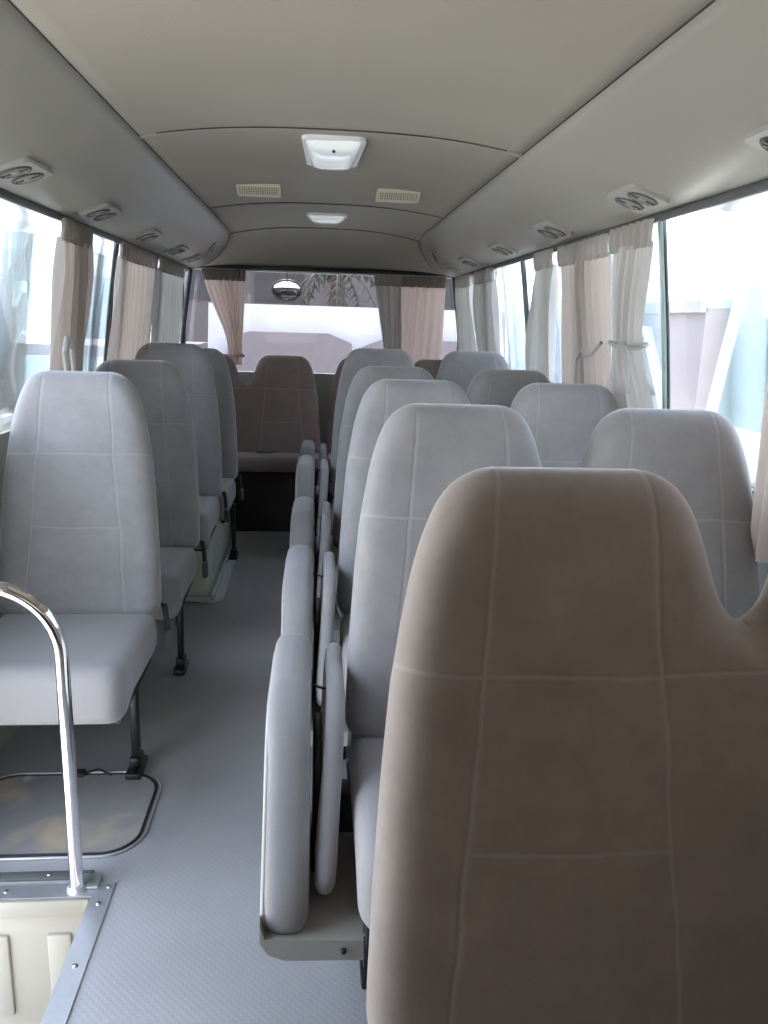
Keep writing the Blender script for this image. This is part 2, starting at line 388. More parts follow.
# side walls: lower panel, header, pillars
def wall_strip(bm, side, y0, y1, z0, z1, th=.03, n=6):
    zs = [z0+(z1-z0)*i/n for i in range(n+1)]
    inn = [[(side*wall_x(z), y, z) for y in (y0, y1)] for z in zs]; out = [[(side*(wall_x(z)+th), y, z) for y in (y0, y1)] for z in zs]
    A = [[bm.verts.new(p) for p in r] for r in inn]; B = [[bm.verts.new(p) for p in r] for r in out]
    for i in range(n):
        bm.faces.new((A[i][0], A[i][1], A[i+1][1], A[i+1][0])); bm.faces.new((B[i][0], B[i+1][0], B[i+1][1], B[i][1]))
        bm.faces.new((A[i][0], A[i+1][0], B[i+1][0], B[i][0])); bm.faces.new((A[i][1], B[i][1], B[i+1][1], A[i+1][1]))
    bm.faces.new((A[0][0], B[0][0], B[0][1], A[0][1])); bm.faces.new((A[n][0], A[n][1], B[n][1], B[n][0]))
for side, nm in ((-1, 'wall_left'), (1, 'wall_right')):
    bm = bmesh.new()
    if side < 0:
        wall_strip(bm, side, YF, .78, -.06, .95); wall_strip(bm, side, 1.60, 5.55, -.06, .95)
    else: wall_strip(bm, side, YF, 5.55, -.06, .95)
    wall_strip(bm, side, YF, 5.55, 1.60, 1.74, n=2)
    for yp, ww in (((.74, .07), (1.62, .05), (2.97, .09), (4.42, .09), (-.3, .09)) if side < 0 else ((.72, .08), (2.86, .09), (4.45, .09), (-.3, .09))):
        wall_strip(bm, side, yp-ww/2, yp+ww/2, .95, 1.60)
    struct(link(nm, bm, M['wall']), 'grey green vinyl side wall')
# rear and front walls
bm = bmesh.new()
prism(bm, [(-1, 5.48), (1, 5.48), (1, 5.54), (-1, 5.54)], -.06, .95, 'z'); prism(bm, [(-.93, 5.50), (.93, 5.50), (.93, 5.54), (-.93, 5.54)], 1.60, 1.80, 'z')
struct(link('wall_rear', bm, M['wall'], smooth=False))
bm = bmesh.new()
prism(bm, [(-1, YF-.04), (1, YF-.04), (1, YF), (-1, YF)], -.06, .95, 'z'); prism(bm, [(-.9, YF-.04), (.9, YF-.04), (.9, YF), (-.9, YF)], 1.5, 1.85, 'z')
struct(link('wall_front', bm, M['front_brown'], smooth=False))
bm = bmesh.new(); box(bm, (0, YF+.27, .45), (1.9, .5, .9), .08, 4); dsh = link('unseen_dashboard', bm, M['front_brown']); tag(dsh, 'brown dashboard added behind the viewer to dim the front light', 'unseen_dashboard')  # unseen block added to keep the front light dim and brown

# ceiling: crown arch, then the dished rear panel
DYE = 4.72
def inner_edge(y):
    if y < DYE: return S
    t = min(1, (y-DYE)/(5.46-DYE)); return S + (W-.01-S)*(1-math.sqrt(1-t*t))
def duct_z(x, y):     # height of the duct skin, slightly bulged
    t = (abs(x)-S)/(W-S); return ZW+(ZS-ZW)*(1-min(1, max(0, t)))**2.0
def ceil_mid(y):
    if y < 4.90: return ZC
    t = (y-4.90)/(5.50-4.90); return ZC-(ZC-1.628)*(t**1.9)
ys = [YF+(4.90-YF)*i/30 for i in range(31)] + [4.90+.60*i/24 for i in range(1, 25)]
P = []
for y in ys:
    xi = inner_edge(y)+.004; ze = duct_z(xi, y)+.002; row = []
    for i in range(25):
        u = -1+2*i/24; zm = ceil_mid(y); row.append((u*xi, y, zm+(ze-zm)*abs(u)**2.6))
    P.append(row)
bm = bmesh.new(); grid_mesh(bm, P); o = struct(link('ceiling', bm, M['ceiling'], sharp=60), 'beige vinyl headliner with curved joints')
so = o.modifiers.new('t', 'SOLIDIFY'); so.thickness = .02; so.offset = 1 if sum(p.normal.z for p in o.data.polygons) > 0 else -1
# roof shell above everything
bm = bmesh.new(); P = [[(-.93+1.86*i/16, y, 1.90+.05*math.cos(math.pi*(i/16-.5))) for i in range(17)] for y in (YF-.1, 5.6)]
grid_mesh(bm, P); o = struct(link('trim_2', bm, M['white']), 'outer roof skin'); so = o.modifiers.new('t', 'SOLIDIFY'); so.thickness = .02
bm = bmesh.new()
for s in (-1, 1): box(bm, (s*.93, 1.85, 1.82), (.02, 7.6, .22))
box(bm, (0, 5.56, 1.78), (1.88, .02, .36)); o = struct(link('trim_3', bm, M['white'], smooth=False), 'outer roof edge')
# ribs across the ceiling
for k, (y, mt) in enumerate(((2.43, 'seam'), (3.90, 'seam'), (4.90, 'seam'), (.95, 'seam'), (-.5, 'seam'))):
    bm = bmesh.new(); pts = []; xi = inner_edge(y)
    for i in range(33):
        u = -1+2*i/32; ze = duct_z(xi, y); zm = ceil_mid(y); pts.append((u*xi, y, zm+(ze-zm)*abs(u)**2.6-.001))
    tube(bm, pts, .0045, 8); o = struct(link('trim_%d' % (4+k), bm, M[mt]), 'thin ceiling joint strip')
    bm = bmesh.new(); tube(bm, [(p[0], p[1]-.006, p[2]) for p in pts], .0028, 6); d = link('joint_gap', bm, M['seamdark'], o)
    if k == 0:
        bm = bmesh.new()
        for s in (-1, 1): box(bm, (s*(S-.025), y, ZS+.002), (.045, .02, .01), .003, rot=Matrix.Rotation(s*.25, 3, 'Y'))
        link('joint_cap', bm, M['seam'], o)
# ducts
for side, nm in ((-1, 'left'), (1, 'right')):
    bm = bmesh.new(); P = []
    yy = [YF+(DYE-YF)*i/20 for i in range(21)] + [DYE+(5.46-DYE)*math.sin(math.pi/2*i/22) for i in range(1, 23)]
    for y in yy:
        xi = inner_edge(y); row = []
        for i in range(17):
            x = xi+(W-xi)*i/16; row.append((side*x, y, duct_z(x, y)))
        P.append(row)
    grid_mesh(bm, P); o = link('air_duct', bm, M['duct'], sharp=60); tag(o, 'long grey overhead air duct above the %s windows' % nm, 'air duct')
    so = o.modifiers.new('t', 'SOLIDIFY'); so.thickness = .012; so.offset = 1 if sum(p.normal.z for p in o.data.polygons) > 0 else -1
    bm = bmesh.new(); tube(bm, [(side*(inner_edge(y)), y, duct_z(inner_edge(y), y)+.001) for y in yy], .0035, 6); e_ = link('edge_bead', bm, M['seamdark'], o)
    # window-top rail
    bm = bmesh.new(); box(bm, (side*.868, (YF+5.46)/2, 1.596), (.016, 5.46-YF, .022), .004); o = struct(link('trim_%d' % (20 if side < 0 else 21), bm, M['rail']), 'dark curtain rail above the side windows')
bm = bmesh.new(); box(bm, (0, 5.475, 1.622), (1.72, .03, .022), .004); struct(link('trim_22', bm, M['seamdark']), 'black rubber strip above the rear window')
bm = bmesh.new(); box(bm, (0, 5.47, 1.602), (1.68, .012, .012), .003); struct(link('trim_23', bm, M['alu']), 'rear curtain rail')

# windows
wn = 0
def side_window(side, y0, y1, z0=.95, lab=''):
    global wn; wn += 1
    o = empty('window_%d' % wn, (side*.94, (y0+y1)/2, 1.2)); struct(o, lab)
    bm = bmesh.new(); n = 8
    def X(z): return side*(wall_x(z)+.018)
    pts = [(X(z), y0, z) for z in [z0+(1.6-z0)*i/n for i in range(n+1)]] + [(X(z), y1, z) for z in [1.6-(1.6-z0)*i/n for i in range(n+1)]]
    tube(bm, pts+pts[:2], .004, 8, False); xform(bm, Matrix.Translation(-o.location)); link('window_frame', bm, M['rail'], o)
    bm = bmesh.new(); P = [[(X(z), y0+.002, z), (X(z), y1-.002, z)] for z in [z0+(1.6-z0)*i/n for i in range(n+1)]]
    grid_mesh(bm, P); xform(bm, Matrix.Translation(-o.location)); g = link('pane', bm, M['glass'], o)
    so = g.modifiers.new('t', 'SOLIDIFY'); so.thickness = .004
    return o
for a, b in ((-1.85, -.345), (-.255, .70), (1.645, 2.925), (3.015, 3.596), (3.604, 4.375), (4.465, 5.43)): side_window(-1, a, b, lab='curved left side window')
for a, b in ((-1.85, -.345), (-.255, .68), (.76, 2.216), (2.224, 2.815), (2.905, 3.721), (3.729, 4.405), (4.495, 5.43)): side_window(1, a, b, lab='curved right side window')
def bar(nm, side, y, r, mat, z0=.95, z1=1.6, lab=''):
    bm = bmesh.new(); tube(bm, [(side*(wall_x(z)+.006), y, z) for z in [z0+(z1-z0)*i/8 for i in range(9)]], r, 10)
    return struct(link(nm, bm, M[mat]), lab)
bar('trim_24', -1, 3.60, .007, 'seamdark', lab='thin dark upright between left side panes')
bar('trim_25', 1, 3.725, .008, 'rail', lab='thin dark upright between right side panes')
bar('trim_26', 1, 2.22, .007, 'greenedge', lab='green tinted edge of the sliding right pane')
for s, k in ((-1, 27), (1, 28)):
    bm = bmesh.new(); tube(bm, [(s*(wall_x(z)-.018), 5.43, z) for z in [.98, 1.1, 1.2, 1.3, 1.4, 1.5, 1.6]], .014, 10)
    struct(link('trim_%d' % k, bm, M['seamdark']), 'black rear corner post')
wn += 1; rw = empty('window_%d' % wn, (0, 5.51, 1.27)); struct(rw, 'wide rear window with grey tinted glass')
bm = bmesh.new(); box(bm, (0, 0, 0), (1.82, .004, .66)); link('pane', bm, M['rearglass'], rw, smooth=False)
bm = bmesh.new(); pts = [(x, 0, z) for x, z in rrect(1.84, .68, .06)]; tube(bm, pts+pts[:2], .012, 8, False); link('window_frame', bm, M['seamdark'], rw)
wn += 1; fw = empty('window_%d' % wn, (0, YF-.02, 1.22)); struct(fw, 'windscreen')
bm = bmesh.new(); box(bm, (0, 0, 0), (1.8, .004, .56)); link('pane', bm, M['screenglass'], fw, smooth=False)

# wheel arch cover (left)
arch = empty('wheel_arch_cover', (-.98, 3.62, 0)); tag(arch, 'glossy pale green wheel arch cover under the left seats', 'wheel arch')
prof = [(0, 0), (1.10, 0)] + [(.55+.55*math.cos(a), .285*math.sin(a)**.5) for a in [R(6+168*i/20) for i in range(21)]]
bm = bmesh.new(); prism(bm, prof, 0, .435, 'x'); bevel_all(bm, .022, 4, 40); link('shell', bm, M['green'], arch)
bm = bmesh.new()
for k in range(7): box(bm, (.437, .25+.045*k, .13), (.006, .012, .13), .003)
link('rib', bm, M['green'], arch)
bm = bmesh.new(); prism(bm, [(.40, -.02), (.455, -.035), (.51, .02), (.505, 1.10), (.44, 1.12)], .001, .006, 'z'); box(bm, (.462, .55, .02), (.008, 1.12, .035), .003); box(bm, (.23, -.012, .015), (.45, .02, .028), .006)
o = link('floor_flange', bm, M['clear'], arch); o['label'] = 'shiny flange along the floor'

# ------------------------------------------------------------ vents, lamps, speakers
def vent_proto():
    o = empty('air_vent'); 
    bm = bmesh.new(); prism(bm, rrect(.105, .19, .016), -.006, .013, 'z'); bevel_all(bm, .003, 2); 
    link('plate', bm, M['greyplastic_light'], o)
    for sy in (-1, 1):
        bm = bmesh.new(); pts = [(math.cos(a)*.036, sy*.043+math.sin(a)*.036, .0135) for a in [2*math.pi*i/24 for i in range(26)]]
        tube(bm, pts, .004, 8, False); d = link('nozzle', bm, M['nozzle'], o)
        bm = bmesh.new(); prism(bm, [(math.cos(a)*.034, sy*.043+math.sin(a)*.034) for a in [2*math.pi*i/24 for i in range(24)]], .008, .0138, 'z'); link('opening', bm, M['darkplastic'], d)
        bm = bmesh.new()
        for k in range(-2, 3):
            hw_ = .034*math.sqrt(1-(k*.0125/.036)**2)
            if k == 0: bmesh.ops.create_uvsphere(bm, u_segments=12, v_segments=6, radius=.010, matrix=Matrix.Translation((0, sy*.043, .016)) @ Matrix.Diagonal((1, 1.5, .4, 1)))
            else: box(bm, (0, sy*.043+k*.0125, .0155), (hw_*1.9, .003, .004), rot=Matrix.Rotation(.5, 3, 'X'))
        link('louvre', bm, M['greyplastic_light'], d)
    return o
M['nozzle'] = new_mat('nozzle_plastic', (.06, .06, .057), .4)
M['greyplastic_light'] = new_mat('vent_plastic', (.36, .35, .31), .4)
vp = vent_proto(); vp.scale = (1, 1, .65); first = True
ord_w = ['nearest', 'second', 'third', 'fourth', 'fifth']
slope = math.atan2(ZS-ZW, W-S)
for side, nm, yl in ((-1, 'left', (2.12, 2.86, 3.60, 4.32, 4.88)), (1, 'right', (1.39, 2.09, 2.84, 3.59, 4.37, 4.88))):
    for i, y in enumerate(yl):
        o = vp if first else copy_tree(vp); first = False
        x = .757; o.location = (side*x, y, duct_z(x, y)-.0005)
        # local +z must face down and inward
        nrm = Vector((-side*math.sin(.33), 0, -math.cos(.33)))
        yax = Vector((0, 1, 0)); xax = yax.cross(nrm); mm = Matrix((xax, yax, nrm)).transposed()
        o.rotation_euler = mm.to_euler()
        if side < 0: ln = 'grey twin-nozzle air vent on the left duct, %s' % ['nearest the viewer', 'above the first gathered curtain', 'above the paired curtains', 'just past the paired curtains', 'tucked at the rear corner'][i]
        else: ln = 'grey twin-nozzle air vent on the right duct, %s' % ['cut by the right edge of the photo', 'above the tied curtain', 'above the curtain with the wavy edge', 'third of the row there', 'above the rear corner curtains', 'tucked at the rear corner'][i]
        tag(o, ln, 'air vent', 'air vents along the overhead ducts')
# slanted end vents at the rear of each duct
for side, nm in ((-1, 'left'), (1, 'right')):
    x, y = .645, 4.86
    o = empty('end_vent'); bm = bmesh.new(); prism(bm, rrect(.035, .20, .012), -.003, .008, 'z'); bevel_all(bm, .002); link('plate', bm, M['greyplastic_light'], o)
    bm = bmesh.new(); prism(bm, rrect(.018, .16, .006), .0082, .0095, 'z'); link('opening', bm, M['darkplastic'], o)
    nrm = Vector((-side*math.sin(.62), 0, -math.cos(.62))); t = Vector((side*.28, .96, -.20)).normalized()
    xax = t.cross(nrm).normalized(); yax = nrm.cross(xax)
    o.rotation_euler = Matrix((xax, yax, nrm)).transposed().to_euler(); o.location = (side*x, y, duct_z(x, y)-.001)
    tag(o, 'narrow slanted air vent at the rear end of the %s duct' % nm, 'air vent', 'slanted vents at the duct ends')

def dome(y0, y1, w0, w1, label, z=ZC):
    yc = (y0+y1)/2; o = empty('ceiling_lamp', (0, yc, z)); tag(o, label, 'ceiling lamp')
    d = y1-y0
    bm = bmesh.new(); A = []
    for (x_, y_) in rrect(w0, d, .03, 6): A.append((x_*(w0+(w1-w0)*(y_/d+.5))/w0, y_))
    prism(bm, A, -.012, .0, 'z'); bevel_all(bm, .003, 2, 50)
    link('base', bm, M['white'], o)
    # bowl-shaped lens
    n = 20; P = []
    for i in range(n+1):
        v = -1+2*i/n; row = []
        for j in range(n+1):
            u = -1+2*j/n; ww = (w0+(w1-w0)*(v+1)/2)/2-.012
            hgt = ((1-abs(u)**4)*(1-abs(v)**4))**.5
            row.append((u*ww, v*(d/2-.012), -.010-.028*hgt))
        P.append(row)
    bm = bmesh.new(); grid_mesh(bm, P); link('lens', bm, M['lens'], o, sharp=80)
    return o
l1 = dome(2.50, 2.92, .19, .165, 'large square white ceiling lamp with glossy lens behind the first joint')
l2 = dome(4.22, 4.44, .21, .17, 'small oblong white ceiling lamp between the second and third joints')
bm = bmesh.new(); bmesh.ops.create_uvsphere(bm, u_segments=8, v_segments=6, radius=.005, matrix=Matrix.Translation((0, -.16, -.034))); link('screw', bm, M['darkplastic'], l1)
for x, y, nm in ((-.28, 3.43, 'left'), (.275, 3.42, 'right')):
    o = empty('ceiling_speaker', (x, y, ZC-.004)); tag(o, 'small cream ceiling grille box %s of the lamps' % nm, 'speaker', 'cream grille boxes on the ceiling')
    bm = bmesh.new(); prism(bm, [(-.06, -.002), (.06, -.002), (.06, -.036), (-.015, -.036), (-.06, -.010)], -.085, .085, 'x'); bevel_all(bm, .004, 2); link('housing', bm, M['speaker'], o)
    ve = bmesh.new()
    for i in range(17):
        for j in range(4): box(ve, (-.072+.009*i, -.0475+.0095*j, -.0177-.0055*j), (.0042, .0045, .002), rot=Matrix.Rotation(-.52, 3, 'X'))
    link('grille', ve, M['darkplastic'], o, smooth=False)
# small scuffs on the headliner
M['scuff'] = new_mat('scuff', (.30, .27, .22), .7)
for x, y in ((-.154, 1.643), (.145, 1.643), (.09, 3.05), (-.12, 3.07)):
    bm = bmesh.new(); tube(bm, [(x-.012, y, ceil_mid(y)-.0005), (x, y+.003, ceil_mid(y)-.0005), (x+.012, y+.001, ceil_mid(y)-.0005)], .0014, 6); o = link('ceiling_scuff', bm, M['scuff']); o.parent = bpy.data.objects['ceiling']

# ------------------------------------------------------------ curtains
def curtain(label, P0, P1, ztop, zbot, B0=None, B1=None, folds=6, amp=.018, inward=(0, 0, 0), pinch=None, mat='curtain', hmat='header', header=.07, seed=0, group=None, tie=False, ties=None, sag=0):
    """P0,P1 top ends (x,y); B0,B1 bottom ends; pinch=(z, t0, t1): gathered to that range at height z"""
    rr = random.Random(seed); B0 = B0 or P0; B1 = B1 or P1
    P0, P1, B0, B1 = [Vector((*p, 0)) for p in (P0, P1, B0, B1)]
    L = (P1-P0).length; nrm = Vector((-(P1-P0).y, (P1-P0).x, 0)).normalized(); nrm = nrm if nrm.dot(Vector((-(P0+P1).x/2, 2-(P0+P1).y/2, 0))) > 0 else -nrm
    nu, nv = folds*12, 40; ph = [rr.uniform(-.6, .6) for _ in range(folds+2)]
    root = empty('curtain', ((P0.x+P1.x)/2, (P0.y+P1.y)/2, ztop)); tag(root, label, 'curtain', group)
    def pt(u, z, hd=False):
        t = (ztop-z)/(ztop-zbot); a = P0+(B0-P0)*t; b = P1+(B1-P1)*t
        uu = u
        if pinch:
            zp, t0, t1, sg = pinch; k = math.exp(-((z-zp)/sg)**2) if z < zp else math.exp(-((z-zp)/(sg*2.2))**2)
            uu = u*(1-k)+(t0+(t1-t0)*u)*k
        p = a+(b-a)*uu
        i = int(min(folds, u*folds)); s = math.sin(2*math.pi*u*folds+ph[i]*t*.8+1.2*math.sin(3*t+seed))
        am = amp*(.5+.5*min(1, t*4))*(1-.3*t)*(1+.5*math.sin(7*u+seed)); 
        if hd: am = amp*.45
        p = p+nrm*(s*am+amp*1.0)
        if hd: p = p+nrm*(.006*math.sin(2*math.pi*u*folds*3))
        return Vector((p.x, p.y, z - sag*math.sin(math.pi*u)*t))
    bm = bmesh.new(); P = [[pt(i/nu, ztop-header*.8-(ztop-header*.8-zbot)*j/nv)-root.location for i in range(nu+1)] for j in range(nv+1)]
    grid_mesh(bm, P); link('cloth', bm, M[mat], root, sharp=180)
    bm = bmesh.new(); nh = folds*36; P = [[pt(i/nh, ztop-header*j/4, True)-root.location+nrm*(.004+.004*math.sin(math.pi*j/4)) for i in range(nh+1)] for j in range(5)]
    grid_mesh(bm, P); h = link('gathered_header', bm, M[hmat], root, sharp=180)
    if tie:
        zp, t0, t1, sg = pinch; bm = bmesh.new(); a = pt(0, zp); b = pt(1, zp); c = (a+b)/2; r1 = (b-a).length/2+.010; d = (b-a).normalized()
        pts = [c+d*math.cos(q)*r1+nrm*math.sin(q)*(amp*1.6)+Vector((0, 0, .006*math.sin(q*2))) for q in [2*math.pi*i/24 for i in range(26)]]
        tube(bm, [p-root.location for p in pts], .007, 8, False)
        for tl in (ties or []): tube(bm, [Vector(p)-root.location for p in tl], [.006]*(len(tl)-1)+[.004], 8)
        link('tie_band', bm, M[mat], root)
    return root
gl, gr = 'curtains along the left windows', 'curtains along the right windows'
k = curtain('straight beige curtain with dark gathered top, nearest on the left windows', (-.872, 2.74), (-.872, 3.07), 1.592, .94, (-.938, 2.70), (-.938, 3.04), 5, .020, seed=1, group=gl)
bm = bmesh.new(); tube(bm, [Vector(p)-k.location for p in ((-.82, 2.62, 1.02), (-.815, 2.60, 1.10), (-.82, 2.60, 1.18), (-.825, 2.64, 1.22), (-.82, 2.68, 1.19), (-.82, 2.69, 1.05))], .010, 8); link('tie_loop', bm, M['curtain_grey'], k)
curtain('wide beige curtain behind the second left seat, near one of the close pair', (-.872, 3.53), (-.872, 4.26), 1.592, .94, (-.938, 3.46), (-.938, 4.16), 9, .018, seed=2, group=gl)
curtain('greyer beige curtain by the rear left corner, far one of the close pair', (-.872, 4.36), (-.872, 5.14), 1.592, .94, (-.938, 4.40), (-.938, 5.20), 10, .018, seed=3, group=gl, mat='curtain_grey')
k = curtain('grey curtain tied at its middle beside the nearest right window', (.872, 2.17), (.872, 2.52), 1.592, .94, (.93, 2.14), (.93, 2.58), 6, .022, seed=4, group=gr, mat='curtain_grey', hmat='header_grey', pinch=(1.255, .35, .85, .13), tie=True,
            ties=[[(.83, 2.30, 1.262), (.815, 2.23, 1.25), (.81, 2.18, 1.22), (.81, 2.165, 1.13)], [(.83, 2.46, 1.26), (.82, 2.51, 1.225), (.815, 2.56, 1.215), (.82, 2.61, 1.23), (.82, 2.66, 1.20), (.83, 2.68, 1.08)]])
curtain('wide straight pinkish beige curtain right of the wavy one', (.872, 2.57), (.872, 3.10), 1.592, .94, (.938, 2.52), (.938, 3.06), 9, .012, seed=5, group=gr, hmat='header_grey')
curtain('narrow grey curtain with a wavy swelling edge on the right', (.872, 3.12), (.872, 3.42), 1.592, 1.09, (.91, 3.14), (.91, 3.50), 5, .024, seed=6, group=gr, mat='curtain_grey', hmat='header_grey', pinch=(1.42, .0, .78, .12))
curtain('grey curtain on the right by the rear corner, nearer of two', (.872, 4.20), (.872, 4.68), 1.592, .94, (.938, 4.14), (.938, 4.70), 6, .020, seed=7, group=gr, mat='curtain_grey', hmat='header_grey')
curtain('grey curtain in the rear right corner, farther of two', (.872, 4.80), (.872, 5.30), 1.592, .94, (.938, 4.86), (.938, 5.33), 6, .020, seed=8, group=gr, mat='curtain_grey', hmat='header_grey')
curtain('grey curtain bundle hanging at the right edge of the photo', (.86, 1.20), (.86, 1.56), 1.592, .835, (.90, 1.36), (.91, 1.61), 6, .014, seed=9, group=gr, hmat='header_grey')
curtain('beige curtain drawn to a tie at the left end of the rear window', (-.80, 5.43), (-.50, 5.43), 1.600, 1.0, (-.78, 5.43), (-.52, 5.43), 7, .014, seed=10, group='curtains on the rear window', pinch=(1.06, .62, .95, .16), hmat='header', tie=True, mat='curtain_sunlit')
curtain('plain pinkish sunlit curtain at the right end of the rear window', (.46, 5.43), (.80, 5.43), 1.600, .98, (.47, 5.43), (.79, 5.43), 6, .008, seed=11, group='curtains on the rear window', hmat='header', mat='curtain_sunlit')
curtain('loose beige curtain draped beside the sunlit one on the rear window', (.32, 5.42), (.50, 5.42), 1.600, 1.0, (.42, 5.42), (.52, 5.42), 4, .016, seed=12, group='curtains on the rear window', mat='curtain_grey', hmat='header_grey')
# unseen brown curtains added beside and behind the viewer to dim the light
for s in (-1, 1):
    for a, b in ((-1.8, -.35), (-.28, .68)):
        curtain('brown curtain added unseen across the %s window %s' % ('left' if s < 0 else 'right', 'nearest the windscreen, behind the viewer' if a < -1 else 'just beside the viewer'), (s*.872, a), (s*.872, b), 1.59, .84, folds=14, amp=.012, seed=int(20+a*3), group='added unseen front %s curtains' % ('left' if s < 0 else 'right'), mat='curtain_dimmer')

# ------------------------------------------------------------ seats
LEAN = math.atan2(.14, .72)
def leg_bm(x, y, h, foot=1):
    bm = bmesh.new()
    box(bm, (x, y, h/2+.01), (.022, .034, h-.02), .004); box(bm, (x, y-.005, .012), (.045, .11, .022), .006); box(bm, (x, y, .035), (.034, .06, .04), .008)
    for dy in (-.042, .035): bmesh.ops.create_cone(bm, cap_ends=True, segments=6, radius1=.008, radius2=.008, depth=.008, matrix=Matrix.Translation((x, y+dy, .027)))
    return bm
def buckle(root, x, y, z):
    bm = bmesh.new(); tube(bm, [(x-.012*1, y+.02, z+.03), (x, y, z+.035), (x+.008, y-.02, z+.0), (x+.01, y-.025, z-.04)], [.005, .008, .008, .008], 8)
    o = link('belt_stalk', bm, M['belt_web'], root)
    bm = bmesh.new(); box(bm, (x+.012, y-.028, z-.065), (.020, .034, .065), .007, 3, rot=Matrix.Rotation(.12, 3, 'X')); b = link('belt_buckle', bm, M['belt'], root)
BACK_T = .050
def make_seat(double, H=.72):
    """origin on the floor under the bottom of the backrest, facing -y"""
    root = empty('double_seat' if double else 'single_seat')
    bm = backrest_mesh(double, H, BACK_T)
    o = link('backrest', bm, M['back2'] if double else M['back1'], root, sharp=180); o.location = (0, 0, .430); o.rotation_euler = (-LEAN, 0, 0)
    cs = (-.2275, .2275) if double else (0,)
    hw = .4445 if double else .217
    for c in cs:
        bm = pad_mesh(.44, .47, .066, .05, .05); xform(bm, Matrix.Translation((c, -.215, .402)) @ Matrix.Rotation(R(-92), 4, 'X'))
        # front lip drops a little lower than the rest
        for v in bm.verts:
            if v.co.z < .40 and v.co.y < -.30: v.co.z -= .022*min(1, (-.30-v.co.y)/.08)
        link('seat_cushion', bm, M['fabric'], root, sharp=180)
    bm = bmesh.new(); box(bm, (0, -.20, .325), (2*hw-.05, .40, .022), .006); box(bm, (0, -.02, .36), (2*hw-.06, .03, .09), .01); 
    for s in (-1, 1): tube(bm, [(s*(hw-.03), -.38, .31), (s*(hw-.03), .0, .31), (s*(hw-.04), .05, .42)], .012, 8)
    link('seat_frame', bm, M['black'], root)
    return root
def add_leg(root, x, h=.31, y=-.10, base=0.0):
    bm = leg_bm(x, y, h); 
    if base:
        for v in bm.verts: v.co.z = base + v.co.z*(h-base)/h
    return link('leg', bm, M['black'], root)

# left singles; aisle side is +x
XL = -.745
proto = make_seat(False)
left = [(2.40, 0, 'leftmost and nearest grey single seat behind the chrome rail'), (3.10, 0, 'grey single seat, second in the left row, on a black leg'),
        (3.80, .042, 'grey single seat, third in the left row, raised on the green wheel arch'), (4.45, .0, 'grey single seat, last of the left row before the rear bench')]
seats = []
for i, (yt, dz, lab) in enumerate(left):
    o = proto if i == 0 else copy_tree(proto); o.location = (XL+(.025, .04, .045, .055)[i], yt-.14, dz); tag(o, lab, 'seat', 'single seats in the left row'); seats.append(o)
for i, o in enumerate(seats):
    buckle(o, .235, .03, .43)
    if i < 2: add_leg(o, .165)
    elif i == 3: add_leg(o, .20, y=.02)
    if i < 2 or i == 3:
        bm = bmesh.new(); box(bm, (-.225-(.025, .04, .045, .055)[i], -.10, .28), (.03, .30, .05), .006); box(bm, (-.225, -.10, .31), (.08, .28, .02), .004); link('wall_bracket', bm, M['black'], o)
    if i == 2:
        bm = bmesh.new(); box(bm, (.0, -.10, .275), (.34, .1, .085), .006); link('arch_bracket', bm, M['black'], o)
# right doubles; aisle side is -x
XD = .4795
proto2 = make_seat(True)
rightrow = [(.93, 0, 'nearest seat of all, large shade-browned grey double backrest filling the lower right'), (1.68, 0, 'grey double seat just behind the nearest one, second on the right'),
            (2.40, 0, 'grey double seat, third on the right, beside the tied curtain'), (3.10, 0, 'grey double seat, fourth on the right, its window side in brown shade'),
            (3.85, .042, 'grey double seat, last on the right before the rear bench, standing higher')]
copies = [proto2]+[copy_tree(proto2) for _ in range(4)]
for i, (yt, dz, lab) in enumerate(rightrow):
    o = copies[i]; o.location = (XD, yt-.14, dz); tag(o, lab, 'seat', 'double seats in the right row'); seats.append(o)
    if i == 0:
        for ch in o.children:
            if ch.name.startswith('backrest'): ch.material_slots[0].link = 'OBJECT'; ch.material_slots[0].material = M['back2_warm_shade']
for o in seats[4:]:
    dz = o.location.z
    l = add_leg(o, -.40, y=-.15); l.location.z = -dz
    add = add_leg(o, .40, y=-.15); add.location.z = -dz
